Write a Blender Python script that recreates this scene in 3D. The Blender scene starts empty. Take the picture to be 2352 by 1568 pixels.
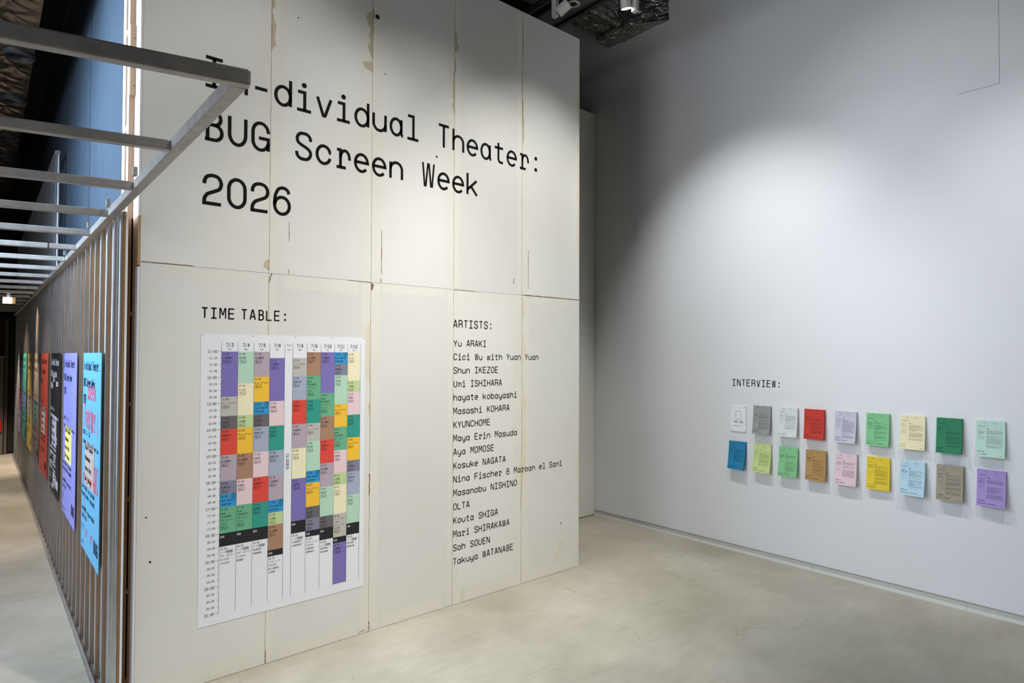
import bpy, bmesh, math, random
from mathutils import Vector, Matrix
random.seed(7)
SC = bpy.context.scene
COL = SC.collection

# ------------------------------------------------------------------ camera
CAMP = (-0.9138, -5.1142, 2.4619); YAW, PITCH, ROLL, FPX, SHY = 0.7121, 0.0187, 0.0036, 1445.42, 6.18
cy, sy, cp, sp = math.cos(YAW), math.sin(YAW), math.cos(PITCH), math.sin(PITCH)
fw = Vector((sy*cp, cy*cp, sp)); rt = Vector((cy, -sy, 0)); up = rt.cross(fw)
r2 = rt*math.cos(ROLL) + up*math.sin(ROLL); u2 = up*math.cos(ROLL) - rt*math.sin(ROLL)
cam = bpy.data.cameras.new('camera'); camo = bpy.data.objects.new('camera', cam); COL.objects.link(camo)
m = Matrix((r2, u2, -fw)).transposed().to_4x4(); m.translation = Vector(CAMP); camo.matrix_world = m
cam.sensor_width = 36; cam.lens = FPX*36/2352; cam.shift_y = SHY/2352; cam.clip_start = .05; cam.clip_end = 100
SC.camera = camo
# ------------------------------------------------------------------ world, light, exposure
vs = SC.view_settings
vs.view_transform = 'Standard'; vs.look = 'None'; vs.gamma = 1; vs.use_curve_mapping = False; vs.exposure = 0.0
w = bpy.data.worlds.new('world'); SC.world = w; w.use_nodes = True
w.node_tree.nodes['Background'].inputs[0].default_value = (1, .95, .88, 1)
w.node_tree.nodes['Background'].inputs[1].default_value = 0.08

def area(name, loc, to, sx, sy_, power, col):
    l = bpy.data.lights.new(name, 'AREA'); l.shape = 'RECTANGLE'; l.size = sx; l.size_y = sy_; l.energy = power; l.color = col
    o = bpy.data.objects.new(name, l); COL.objects.link(o); o.location = loc
    o.rotation_euler = (Vector(to)-Vector(loc)).to_track_quat('-Z', 'Y').to_euler(); return o

def spot(name, loc, to, power, ang, blend, rad, col):
    l = bpy.data.lights.new(name, 'SPOT'); l.energy = power; l.spot_size = math.radians(ang); l.spot_blend = blend
    l.shadow_soft_size = rad; l.color = col
    o = bpy.data.objects.new(name, l); COL.objects.link(o); o.location = loc
    o.rotation_euler = (Vector(to)-Vector(loc)).to_track_quat('-Z', 'Y').to_euler(); return o

NEUT = (1, .99, .965); COOL = (.98, .99, 1)
# daylight from the glazed side of the hall, left of and behind the camera
area('daylight', (-6.5, -1.2, 3.4), (.5, 1.0, 2.0), 5, 5, 320, (.87, .91, 1))
dn = area('daylight_near', (-3.2, 1.3, 5.2), (-.1, 1.55, 3.6), 2.2, 3, 215, (.60, .78, 1)); dn.data.spread = math.radians(100)
# gallery spots on the text wall
spot('text_spot_a', (.9, -3.0, 7.0), (.9, 0, 3.1), 215, 62, .75, .05, NEUT)
spot('text_spot_b', (2.4, -3.0, 7.0), (2.4, 0, 2.7), 215, 62, .75, .05, NEUT)
spot('text_spot_c', (3.9, -3.0, 7.0), (3.75, 0, 2.5), 530, 62, .75, .05, NEUT)
spot('text_spot_low', (1.6, -4.6, 7.2), (1.9, -.3, .2), 990, 62, 1, .08, NEUT)  # unseen wide fill, added to lift the lower boards and the floor
spot('text_fill_low_b', (3.2, -4.6, 7.2), (3.2, -.1, .9), 110, 50, 1, .08, NEUT)  # second unseen fill, added low on the right half
# gallery spots on the white wall
spot('wall_spot_a', (3.6, -.9, 6.45), (6.48, -1.2, 2.7), 470, 66, 1, .05, COOL)
spot('wall_spot_b', (3.6, -2.6, 6.45), (6.48, -2.6, 2.6), 80, 70, 1, .05, COOL)
spot('wall_spot_c', (3.6, -4.6, 6.45), (6.48, -4.6, 2.4), 280, 70, 1, .05, COOL)
spot('wall_fill_d', (3.0, -3.0, 6.6), (6.48, -3.0, 4.2), 100, 66, 1, .05, COOL)  # unseen fill, added to brighten the upper white wall
spot('wall_fill_e', (3.6, -2.6, 6.45), (6.48, -2.2, .3), 90, 50, 1, .05, COOL)  # unseen fill, added to brighten the foot of the white wall

# ------------------------------------------------------------------ helpers
def srgb(r, g, b):
    f = lambda c: (c/255/12.92 if c/255 <= .04045 else ((c/255+.055)/1.055)**2.4)
    return (f(r), f(g), f(b))

MATS = {}
def mat(name, rgb, rough=.7, metal=0, var=0, vscale=8, bump=0, bscale=60, emit=0, stretch=(1, 1, 1), spec=.5):
    if name in MATS: return MATS[name]
    c = srgb(*rgb)
    mt = bpy.data.materials.new(name); mt.use_nodes = True; nt = mt.node_tree; N = nt.nodes; L = nt.links
    b = N['Principled BSDF']; b.inputs['Roughness'].default_value = rough; b.inputs['Metallic'].default_value = metal
    b.inputs['Specular IOR Level'].default_value = spec
    b.inputs['Base Color'].default_value = (*c, 1)
    if var or bump:
        tc = N.new('ShaderNodeTexCoord'); mp = N.new('ShaderNodeMapping'); mp.inputs['Scale'].default_value = stretch
        L.new(tc.outputs['Object'], mp.inputs[0])
    if var:
        no = N.new('ShaderNodeTexNoise'); no.inputs['Scale'].default_value = vscale; no.inputs['Detail'].default_value = 6
        L.new(mp.outputs[0], no.inputs['Vector'])
        mx = N.new('ShaderNodeMix'); mx.data_type = 'RGBA'
        mx.inputs[6].default_value = (*[x*(1-var) for x in c], 1); mx.inputs[7].default_value = (*[min(1, x*(1+var)) for x in c], 1)
        L.new(no.outputs[0], mx.inputs[0]); L.new(mx.outputs[2], b.inputs['Base Color'])
    if bump:
        n2 = N.new('ShaderNodeTexNoise'); n2.inputs['Scale'].default_value = bscale; n2.inputs['Detail'].default_value = 4
        L.new(mp.outputs[0], n2.inputs['Vector'])
        bp = N.new('ShaderNodeBump'); bp.inputs['Strength'].default_value = bump; bp.inputs['Distance'].default_value = .02
        L.new(n2.outputs[0], bp.inputs['Height']); L.new(bp.outputs[0], b.inputs['Normal'])
    if emit:
        b.inputs['Emission Color'].default_value = (*c, 1); b.inputs['Emission Strength'].default_value = emit
    MATS[name] = mt; return mt

class MB:
    def __init__(s): s.v = []; s.f = []; s.mi = []; s.cur = 0
    def q(s, *pts):
        n = len(s.v); s.v += [tuple(p) for p in pts]; s.f.append(tuple(range(n, n+len(pts)))); s.mi.append(s.cur)
    def box(s, a, b):
        x0, y0, z0 = a; x1, y1, z1 = b
        P = [(x0,y0,z0),(x1,y0,z0),(x1,y1,z0),(x0,y1,z0),(x0,y0,z1),(x1,y0,z1),(x1,y1,z1),(x0,y1,z1)]
        s.hexa(P)
    def hexa(s, P):
        n = len(s.v); s.v += [tuple(p) for p in P]
        for f in ((3,2,1,0),(4,5,6,7),(0,1,5,4),(1,2,6,5),(2,3,7,6),(3,0,4,7)):
            s.f.append(tuple(n+i for i in f)); s.mi.append(s.cur)
    def obox(s, o, ax, ay, az):      # oriented box from corner o with three edge vectors
        o, ax, ay, az = map(Vector, (o, ax, ay, az))
        s.hexa([o, o+ax, o+ax+ay, o+ay, o+az, o+ax+az, o+ax+ay+az, o+ay+az])
    def tube(s, a, b, r, n=16, r2=None, cap=True):
        a, b = Vector(a), Vector(b); d = (b-a).normalized(); e = d.orthogonal().normalized(); g = d.cross(e); r2 = r if r2 is None else r2
        A = [a+(e*math.cos(t)+g*math.sin(t))*r for t in [2*math.pi*i/n for i in range(n)]]
        B = [b+(e*math.cos(t)+g*math.sin(t))*r2 for t in [2*math.pi*i/n for i in range(n)]]
        for i in range(n): s.q(A[i], A[(i+1) % n], B[(i+1) % n], B[i])
        if cap: s.q(*A[::-1]); s.q(*B)
    def build(s, name, mats, parent=None, smooth=False, bevel=0):
        me = bpy.data.meshes.new(name); me.from_pydata(s.v, [], s.f)
        if not isinstance(mats, (list, tuple)): mats = [mats]
        for x in mats: me.materials.append(x)
        for p, i in zip(me.polygons, s.mi): p.material_index = i; p.use_smooth = smooth
        me.update()
        o = bpy.data.objects.new(name, me); COL.objects.link(o)
        if parent: o.parent = parent
        if bevel:
            mo = o.modifiers.new('bevel', 'BEVEL'); mo.width = bevel; mo.segments = 2; mo.limit_method = 'ANGLE'
        return o

def tag(o, label=None, cat=None, group=None, kind=None):
    if label: o['label'] = label
    if cat: o['category'] = cat
    if group: o['group'] = group
    if kind: o['kind'] = kind
    return o
def empty(name, loc=(0, 0, 0), parent=None):
    o = bpy.data.objects.new(name, None); o.empty_display_size = .1; COL.objects.link(o); o.location = loc
    if parent: o.parent = parent
    return o

# ------------------------------------------------------------------ stroke lettering
def arc(cx, cy_, rx, ry, a0, a1, n=14):
    return [(cx+rx*math.cos(math.radians(a0+(a1-a0)*i/n)), cy_+ry*math.sin(math.radians(a0+(a1-a0)*i/n))) for i in range(n+1)]
def smooth_path(P, n=6):
    out = []
    for i in range(len(P)-1):
        p0, p1, p2, p3 = P[max(i-1, 0)], P[i], P[i+1], P[min(i+2, len(P)-1)]
        for k in range(n):
            t = k/n
            out.append(tuple(.5*(2*b+(c-a)*t+(2*a-5*b+4*c-d)*t*t+(3*b-a-3*c+d)*t**3) for a, b, c, d in zip(p0, p1, p2, p3)))
    return out+[P[-1]]
H = .70
SP = smooth_path
SS = [(1,.74),(.93,.89),(.73,.985),(.5,1),(.26,.98),(.08,.88),(.04,.75),(.12,.63),(.32,.555),(.68,.465),(.92,.37),(1,.25),(.93,.11),(.75,.02),(.5,0),(.25,.02),(.06,.12),(0,.27)]
OV = lambda x0, x1, y0, y1: arc((x0+x1)/2, (y0+y1)/2, (x1-x0)/2, (y1-y0)/2, 0, 360, 28)
RO = arc(.5,.66,.5,.34,0,180)+arc(.5,.34,.5,.34,180,360)+[(1,.66)]
G = {
'A': [[(0,0),(.43,1),(.57,1),(1,0)],[(.16,.31),(.84,.31)]],
'B': [[(0,1),(.52,1)]+arc(.56,.765,.36,.235,90,-90)+[(.15,.53)],[(0,0),(.56,0)],arc(.56,.265,.44,.265,-90,90)+[(.5,.53)],[(.15,0),(.15,1)]],
'C': [arc(.5,.66,.5,.34,12,180)+arc(.5,.34,.5,.34,180,348)],
'D': [[(0,1),(.4,1)]+arc(.42,.66,.58,.34,90,0)+arc(.42,.34,.58,.34,0,-90)+[(0,0)],[(.12,0),(.12,1)]],
'E': [[(1,1),(0,1),(0,0),(1,0)],[(0,.52),(.92,.52)]],
'F': [[(1,1),(0,1),(0,0)],[(0,.5),(.9,.5)]],
'G': [[(1,.66)]+arc(.5,.66,.5,.34,0,180)+arc(.5,.34,.5,.34,180,350),[(.38,.44),(1,.44),(1,0)]],
'H': [[(0,0),(0,1)],[(1,0),(1,1)],[(0,.52),(1,.52)]],
'I': [[(0,1),(1,1)],[(0,0),(1,0)],[(.5,0),(.5,1)]],
'K': [[(0,0),(0,1)],[(1,1),(0,.36)],[(.36,.58),(1,0)]],
'L': [[(0,1),(0,0),(1,0)]],
'M': [[(0,0),(0,1),(.14,1),(.45,.38),(.55,.38),(.86,1),(1,1),(1,0)]],
'N': [[(0,0),(0,1),(.1,1),(.9,0),(1,0),(1,1)]],
'O': [RO],
'P': [[(0,0),(0,1),(.55,1)]+arc(.6,.74,.4,.26,90,-90)+[(0,.48)]],
'R': [[(0,0),(0,1),(.55,1)]+arc(.6,.745,.4,.255,90,-90)+[(0,.49)],[(.5,.49)]+arc(.6,.3,.4,.19,90,0)+[(1,0)]],
'S': [SP(SS)],
'T': [[(0,1),(1,1)],[(.5,1),(.5,0)]],
'U': [[(0,1),(0,.38)]+arc(.5,.38,.5,.38,180,360)+[(1,1)]],
'V': [[(0,1),(.44,0),(.56,0),(1,1)]],
'W': [[(0,1),(.17,0),(.27,0),(.45,.95),(.55,.95),(.73,0),(.83,0),(1,1)]],
'Y': [[(0,1),(.5,.42),(1,1)],[(.5,.44),(.5,0)]],
'Z': [[(0,1),(1,1),(1,.93),(0,.07),(0,0),(1,0)]],
'a': [OV(0,.92,0,H),[(.92,H),(.92,.18)]+arc(1.08,.16,.16,.16,180,265,8)],
'b': [OV(0,1,0,H),[(0,0),(0,1)]],
'c': [[(1,.46)]+arc(.5,H/2,.5,H/2,18,342,24)],
'd': [OV(0,1,0,H),[(1,0),(1,1)]],
'e': [[(.02,.37),(1,.37)]+arc(.5,H/2,.5,H/2,4,318,26)],
'h': [[(0,0),(0,1)],[(0,.4)]+arc(.5,.4,.5,.3,180,0)+[(1,0)]],
'i': [[(.06,H),(.54,H),(.54,0)],[(0,0),(1,0)],('dot',.5,.98)],
'k': [[(0,0),(0,1)],[(.95,H),(0,.22)],[(.36,.4),(1,0)]],
'l': [[(.04,1),(.54,1),(.54,0)],[(0,0),(1,0)]],
'm': [[(0,0),(0,H)],[(0,.48)]+arc(.25,.48,.25,.22,180,0,8)+[(.5,0)],[(.5,.48)]+arc(.75,.48,.25,.22,180,0,8)+[(1,0)]],
'n': [[(0,0),(0,H)],[(0,.4)]+arc(.5,.4,.5,.3,180,0)+[(1,0)]],
'o': [OV(0,1,0,H)],
'r': [[(.02,H),(.3,H),(.3,0)],[(0,0),(.72,0)],[(.3,.38)]+arc(.65,.38,.35,.32,180,0)+[(1,.34)]],
's': [[(x, y*H) for x, y in SP(SS)]],
't': [[(.42,.95),(.42,.2)]+arc(.66,.18,.24,.18,180,270,6)+[(.95,0)],[(0,H),(.95,H)]],
'u': [[(0,H),(0,.3)]+arc(.5,.3,.5,.3,180,360),[(1,H),(1,0)]],
'v': [[(0,H),(.43,0),(.57,0),(1,H)]],
'w': [[(0,H),(.16,0),(.29,0),(.44,H*.95),(.56,H*.95),(.71,0),(.84,0),(1,H)]],
'y': [[(0,H),(0,.34)]+arc(.5,.34,.5,.3,180,360),[(1,H),(1,0)]+arc(.55,0,.45,.26,0,-90,8)+[(.12,-.26)]],
'0': [RO],
'1': [[(.08,.84),(.5,1),(.5,0)],[(0,0),(1,0)]],
'2': [SP([(0,.68),(.03,.82),(.18,.95),(.5,1),(.82,.95),(.98,.8),(.98,.66),(.86,.53),(.5,.42),(.2,.33),(.04,.2),(0,.08),(0,0)])+[(1,0)]],
'3': [[(.04,1),(.95,1),(.48,.58)],SP([(.44,.58),(.72,.57),(.95,.44),(1,.28),(.9,.1),(.7,.015),(.5,0),(.25,.02),(.06,.12),(0,.26)])],
'4': [[(.74,0),(.74,1),(.64,1),(0,.32),(0,.24),(1,.24)]],
'5': [[(.95,1),(.1,1),(.06,.54)],SP([(.06,.54),(.3,.64),(.55,.65),(.85,.57),(1,.36),(.94,.14),(.72,.02),(.5,0),(.24,.02),(.06,.12),(0,.24)])],
'6': [OV(0,1,0,.64),SP([(.96,.8),(.84,.94),(.55,1),(.25,.93),(.05,.7),(0,.45),(0,.32)])],
'7': [[(0,1),(1,1),(.3,0)]],
'8': [OV(.06,.94,.53,1),OV(0,1,0,.53)],
'9': [OV(0,1,.36,1),SP([(.04,.2),(.16,.06),(.45,0),(.75,.07),(.95,.3),(1,.55),(1,.68)])],
':': [('dot',.5,.1),('dot',.5,.68)],
'.': [('dot',.5,.02)],
'-': [[(.1,.38),(.9,.38)]],
'/': [[(.05,-.1),(.95,1.1)]],
'+': [[(.05,.4),(.95,.4)],[(.5,.8),(.5,0)]],
'&': [SP([(.98,.5),(.92,.2),(.72,.02),(.4,0),(.1,.08),(0,.26),(.08,.44),(.3,.54),(.62,.56)]),SP([(.3,.54),(.1,.64),(.06,.8),(.2,.95),(.5,1),(.8,.94),(.86,.82)]),[(.5,.54),(1.05,.54)]],
'(': [arc(1.1,.45,.7,.75,130,230,8)],
')': [arc(-.1,.45,.7,.75,50,-50,8)],
}
def ribbon(P, hw, closed):
    n = len(P); out = []
    for i in range(n):
        a = P[i-1] if (i > 0 or closed) else None; b = P[i]; c = P[(i+1) % n] if (i < n-1 or closed) else None
        d1 = d2 = None
        if a is not None: d1 = Vector((b[0]-a[0], b[1]-a[1])); d1.normalize()
        if c is not None: d2 = Vector((c[0]-b[0], c[1]-b[1])); d2.normalize()
        if d1 is None: d1 = d2
        if d2 is None: d2 = d1
        n1 = Vector((-d1.y, d1.x)); n2 = Vector((-d2.y, d2.x)); mm = n1+n2
        if mm.length < 1e-6: mm = n1
        mm.normalize(); k = hw/max(.45, mm.dot(n1))
        out.append(((b[0]+mm.x*k, b[1]+mm.y*k), (b[0]-mm.x*k, b[1]-mm.y*k)))
    return out
def glyph(mb, ch, place, x, y, W, cap, st):
    """place(u, v) -> 3-D point; x, y the cell's lower left corner; W the glyph width, cap its height, st its stroke"""
    if ch not in G: return
    st *= THIN.get(ch, 1); hs = st/2
    X = lambda t: x+hs+t*(W-st); Y = lambda t: y+hs+t*(cap-st)
    for s in G[ch]:
        if s[0] == 'dot':
            cx, cyy, r = X(s[1]), Y(s[2]), st*.82
            mb.q(*[place(cx+r*math.cos(2*math.pi*i/14), cyy+r*math.sin(2*math.pi*i/14)) for i in range(14)]); continue
        P = []
        for a, b in s:
            p = (X(a), Y(b))
            if not P or (abs(p[0]-P[-1][0])+abs(p[1]-P[-1][1])) > 1e-5*cap: P.append(p)
        closed = len(P) > 3 and abs(P[0][0]-P[-1][0])+abs(P[0][1]-P[-1][1]) < 1e-3*cap
        if closed: P = P[:-1]
        R = ribbon(P, hs, closed); n = len(R)
        for i in range(n if closed else n-1):
            a, b = R[i], R[(i+1) % n]
            mb.q(place(*a[1]), place(*b[1]), place(*b[0]), place(*a[0]))
def text(mb, s, place, x, y, cap, adv, W, st):
    for i, ch in enumerate(s): glyph(mb, ch, place, x+i*adv, y, W, cap, st)
THIN = {'W': .74, 'M': .82, 'w': .76, 'm': .8, 'N': .92}

# Japanese lettering: the built-in font's own outlines
_JC = {}
def jglyphs(s):
    if s in _JC: return _JC[s]
    cu = bpy.data.curves.new('t', 'FONT'); cu.body = s; cu.size = 1; cu.resolution_u = 2
    o = bpy.data.objects.new('t', cu); COL.objects.link(o)
    dg = bpy.context.evaluated_depsgraph_get(); dg.update()
    me = bpy.data.meshes.new_from_object(o.evaluated_get(dg))
    V = [(v.co.x, v.co.y) for v in me.vertices]; F = [tuple(p.vertices) for p in me.polygons]
    bpy.data.objects.remove(o); bpy.data.curves.remove(cu); bpy.data.meshes.remove(me)
    _JC[s] = (V, F); return _JC[s]
def jtext(mb, s, place, x, y, width, height):
    V, F = jglyphs(s)
    if not V: return
    x0 = min(v[0] for v in V); x1 = max(v[0] for v in V); y0 = min(v[1] for v in V); y1 = max(v[1] for v in V)
    sx = width/max(1e-6, x1-x0); sy2 = height/max(1e-6, y1-y0); n = len(mb.v)
    mb.v += [tuple(place(x+(a-x0)*sx, y+(b-y0)*sy2)) for a, b in V]
    for f in F: mb.f.append(tuple(n+i for i in f)); mb.mi.append(mb.cur)

# ------------------------------------------------------------------ materials of the place
def board_material():
    mt = bpy.data.materials.new('lining_board'); mt.use_nodes = True; nt = mt.node_tree; N = nt.nodes; L = nt.links
    b = N['Principled BSDF']; b.inputs['Roughness'].default_value = .75
    tc = N.new('ShaderNodeTexCoord')
    oi = N.new('ShaderNodeObjectInfo')
    n1 = N.new('ShaderNodeTexNoise'); n1.inputs['Scale'].default_value = 1.1; n1.inputs['Detail'].default_value = 5
    L.new(tc.outputs['Object'], n1.inputs['Vector'])
    c1 = N.new('ShaderNodeMix'); c1.data_type = 'RGBA'
    c1.inputs[6].default_value = (*srgb(222, 219, 209), 1); c1.inputs[7].default_value = (*srgb(229, 229, 226), 1)
    L.new(n1.outputs[0], c1.inputs[0])
    mp = N.new('ShaderNodeMapping'); mp.inputs['Scale'].default_value = (40, 40, 260); L.new(tc.outputs['Object'], mp.inputs[0])
    n2 = N.new('ShaderNodeTexNoise'); n2.inputs['Scale'].default_value = 1; n2.inputs['Detail'].default_value = 3
    L.new(mp.outputs[0], n2.inputs['Vector'])
    c2 = N.new('ShaderNodeMix'); c2.data_type = 'RGBA'; c2.blend_type = 'MULTIPLY'; c2.inputs[0].default_value = 1
    rm = N.new('ShaderNodeMapRange'); rm.inputs[3].default_value = .96; rm.inputs[4].default_value = 1.03
    L.new(n2.outputs[0], rm.inputs[0]); L.new(c1.outputs[2], c2.inputs[6]); L.new(rm.outputs[0], c2.inputs[7])
    rm2 = N.new('ShaderNodeMapRange'); rm2.inputs[3].default_value = .95; rm2.inputs[4].default_value = 1.03
    L.new(oi.outputs['Random'], rm2.inputs[0])
    c3 = N.new('ShaderNodeMix'); c3.data_type = 'RGBA'; c3.blend_type = 'MULTIPLY'; c3.inputs[0].default_value = 1
    L.new(c2.outputs[2], c3.inputs[6]); L.new(rm2.outputs[0], c3.inputs[7])
    L.new(c3.outputs[2], b.inputs['Base Color'])
    return mt
M_BOARD = board_material()
M_TAPE = mat('jointing_paste', (227, 224, 213), .7, var=.03, vscale=5)
M_PEEL = mat('torn_board_paper', (198, 184, 156), .85, var=.15, vscale=40)
M_STAIN = mat('yellowed_paste', (224, 216, 192), .8, var=.1, vscale=18)
M_CRACK = mat('cracked_joint', (140, 112, 82), .9, var=.3, vscale=60)
M_HOLE = mat('dark_hole', (16, 14, 12), .9)
M_INK = mat('black_vinyl', (16, 16, 16), .7, spec=.15)
M_INKG = mat('charcoal_vinyl', (34, 32, 30), .7, spec=.15)
M_WHITEWALL = mat('white_painted_wall', (226, 228, 230), .6, var=.012, vscale=1.5, bump=.02, bscale=180)
M_GYP = mat('gypsum_edge', (232, 232, 238), .8, var=.03, vscale=30)
M_PLY = mat('plywood_edge', (150, 108, 60), .8, var=.25, vscale=20, stretch=(40, 40, 1))
M_TIMBER = mat('timber', (184, 150, 116), .75, var=.12, vscale=6, stretch=(30, 30, 1))
M_TIMBERLIT = mat('daylit_timber', (236, 232, 232), .75, var=.06, vscale=6, stretch=(30, 30, 1))  # the same timber made near white, strong daylight painted into its colour
M_GALV = mat('galvanised_steel', (190, 194, 200), .34, .82, var=.25, vscale=26, bump=.03, bscale=40, stretch=(1, 1, .25))
M_GALVR = mat('galvanised_rail', (174, 170, 166), .46, .6, var=.35, vscale=14, bump=.03, bscale=30)
M_BLUE = mat('blue_grey_lining', (56, 72, 87), .7, var=.45, vscale=5, stretch=(6, 6, .25))
M_BLACK = mat('black_painted', (20, 20, 20), .8, var=.2, vscale=3)
M_DGREY = mat('dark_grey_soffit', (70, 72, 68), .7, var=.05, vscale=3)
M_DARKWALL = mat('dark_end_wall', (36, 33, 31), .75, var=.1, vscale=3)
M_SKIRT = mat('skirting_grey', (192, 192, 184), .5, var=.04, vscale=6)
M_SKIRTL = mat('skirting_light', (206, 208, 203), .5, var=.03, vscale=6)
M_LAMPW = mat('lamp_white', (214, 212, 206), .45, var=.02, vscale=5)
M_PAPERW = mat('white_paper', (236, 238, 242), .7, var=.02, vscale=3)
M_STEEL = mat('nail_steel', (120, 120, 120), .35, 1, var=.1, vscale=50)

def foil_material(name, rgb, rough):
    mt = bpy.data.materials.new(name); mt.use_nodes = True; nt = mt.node_tree; N = nt.nodes; L = nt.links
    b = N['Principled BSDF']; b.inputs['Base Color'].default_value = (*srgb(*rgb), 1); b.inputs['Metallic'].default_value = .9; b.inputs['Roughness'].default_value = rough
    tc = N.new('ShaderNodeTexCoord'); vo = N.new('ShaderNodeTexVoronoi'); vo.inputs['Scale'].default_value = 3.2; vo.feature = 'DISTANCE_TO_EDGE'
    no = N.new('ShaderNodeTexNoise'); no.inputs['Scale'].default_value = 7; no.inputs['Detail'].default_value = 2; no.inputs['Distortion'].default_value = 1.2
    L.new(tc.outputs['Object'], vo.inputs['Vector']); L.new(tc.outputs['Object'], no.inputs['Vector'])
    ad = N.new('ShaderNodeMath'); ad.operation = 'ADD'; ad.use_clamp = False; L.new(vo.outputs['Distance'], ad.inputs[0]); L.new(no.outputs[0], ad.inputs[1])
    bp = N.new('ShaderNodeBump'); bp.inputs['Strength'].default_value = .7; bp.inputs['Distance'].default_value = .07
    L.new(ad.outputs[0], bp.inputs['Height']); L.new(bp.outputs[0], b.inputs['Normal']); return mt
M_FOIL = foil_material('insulation_foil', (176, 172, 166), .28)
M_FOILD = foil_material('dark_insulation_foil', (86, 78, 70), .3)

def floor_material():
    mt = bpy.data.materials.new('mortar_floor'); mt.use_nodes = True; nt = mt.node_tree; N = nt.nodes; L = nt.links
    b = N['Principled BSDF']; tc = N.new('ShaderNodeTexCoord')
    n1 = N.new('ShaderNodeTexNoise'); n1.inputs['Scale'].default_value = .75; n1.inputs['Detail'].default_value = 5; n1.inputs['Roughness'].default_value = .55; n1.inputs['Distortion'].default_value = .15
    L.new(tc.outputs['Object'], n1.inputs['Vector'])
    cr = N.new('ShaderNodeValToRGB'); e = cr.color_ramp.elements
    e[0].position = .32; e[0].color = (*srgb(168, 161, 143), 1); e[1].position = .68; e[1].color = (*srgb(198, 192, 176), 1)
    L.new(n1.outputs[0], cr.inputs[0])
    mp = N.new('ShaderNodeMapping'); mp.inputs['Scale'].default_value = (3, 11, 1); mp.inputs['Rotation'].default_value = (0, 0, .35); L.new(tc.outputs['Object'], mp.inputs[0])
    n2 = N.new('ShaderNodeTexNoise'); n2.inputs['Scale'].default_value = 1.3; n2.inputs['Detail'].default_value = 8; n2.inputs['Roughness'].default_value = .7
    L.new(mp.outputs[0], n2.inputs['Vector'])
    rm = N.new('ShaderNodeMapRange'); rm.inputs[1].default_value = .3; rm.inputs[2].default_value = .7; rm.inputs[3].default_value = .90; rm.inputs[4].default_value = 1.07
    L.new(n2.outputs[0], rm.inputs[0])
    c2 = N.new('ShaderNodeMix'); c2.data_type = 'RGBA'; c2.blend_type = 'MULTIPLY'; c2.inputs[0].default_value = 1
    L.new(cr.outputs[0], c2.inputs[6]); L.new(rm.outputs[0], c2.inputs[7])
    # specks
    vo = N.new('ShaderNodeTexVoronoi'); vo.inputs['Scale'].default_value = 3.2; vo.inputs['Randomness'].default_value = 1
    L.new(tc.outputs['Object'], vo.inputs['Vector'])
    lt = N.new('ShaderNodeMath'); lt.operation = 'LESS_THAN'; lt.inputs[1].default_value = .022; L.new(vo.outputs['Distance'], lt.inputs[0])
    c3 = N.new('ShaderNodeMix'); c3.data_type = 'RGBA'; L.new(lt.outputs[0], c3.inputs[0]); L.new(c2.outputs[2], c3.inputs[6]); c3.inputs[7].default_value = (*srgb(120, 112, 98), 1)
    L.new(c3.outputs[2], b.inputs['Base Color'])
    # hair cracks and scuff marks
    mp3 = N.new('ShaderNodeMapping'); mp3.inputs['Scale'].default_value = (.55, .9, 1); L.new(tc.outputs['Object'], mp3.inputs[0])
    nd = N.new('ShaderNodeTexNoise'); nd.inputs['Scale'].default_value = 1.6; nd.inputs['Detail'].default_value = 6; L.new(mp3.outputs[0], nd.inputs['Vector'])
    va = N.new('ShaderNodeMix'); va.data_type = 'RGBA'; va.inputs[0].default_value = .35; L.new(mp3.outputs[0], va.inputs[6]); L.new(nd.outputs['Color'], va.inputs[7])
    vc = N.new('ShaderNodeTexVoronoi'); vc.feature = 'DISTANCE_TO_EDGE'; vc.inputs['Scale'].default_value = 1.1; L.new(va.outputs[2], vc.inputs['Vector'])
    lc = N.new('ShaderNodeMath'); lc.operation = 'LESS_THAN'; lc.inputs[1].default_value = .0016; L.new(vc.outputs['Distance'], lc.inputs[0])
    nm = N.new('ShaderNodeTexNoise'); nm.inputs['Scale'].default_value = 1.1; L.new(tc.outputs['Object'], nm.inputs['Vector'])
    gm = N.new('ShaderNodeMath'); gm.operation = 'GREATER_THAN'; gm.inputs[1].default_value = .55; L.new(nm.outputs[0], gm.inputs[0])
    cm = N.new('ShaderNodeMath'); cm.operation = 'MULTIPLY'; L.new(lc.outputs[0], cm.inputs[0]); L.new(gm.outputs[0], cm.inputs[1])
    ca = N.new('ShaderNodeMath'); ca.operation = 'MULTIPLY'; ca.inputs[1].default_value = .35; L.new(cm.outputs[0], ca.inputs[0])
    mp4 = N.new('ShaderNodeMapping'); mp4.inputs['Scale'].default_value = (7, 30, 1); mp4.inputs['Rotation'].default_value = (0, 0, -.5); L.new(tc.outputs['Object'], mp4.inputs[0])
    n4 = N.new('ShaderNodeTexNoise'); n4.inputs['Scale'].default_value = 1.2; n4.inputs['Detail'].default_value = 2; L.new(mp4.outputs[0], n4.inputs['Vector'])
    g4 = N.new('ShaderNodeMapRange'); g4.inputs[1].default_value = .72; g4.inputs[2].default_value = .78; g4.inputs[3].default_value = 0; g4.inputs[4].default_value = .5; L.new(n4.outputs[0], g4.inputs[0])
    mxm = N.new('ShaderNodeMath'); mxm.operation = 'MAXIMUM'; L.new(ca.outputs[0], mxm.inputs[0]); L.new(g4.outputs[0], mxm.inputs[1])
    c4 = N.new('ShaderNodeMix'); c4.data_type = 'RGBA'; L.new(mxm.outputs[0], c4.inputs[0]); L.new(c3.outputs[2], c4.inputs[6]); c4.inputs[7].default_value = (*srgb(122, 114, 100), 1)
    L.new(c4.outputs[2], b.inputs['Base Color'])
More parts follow.
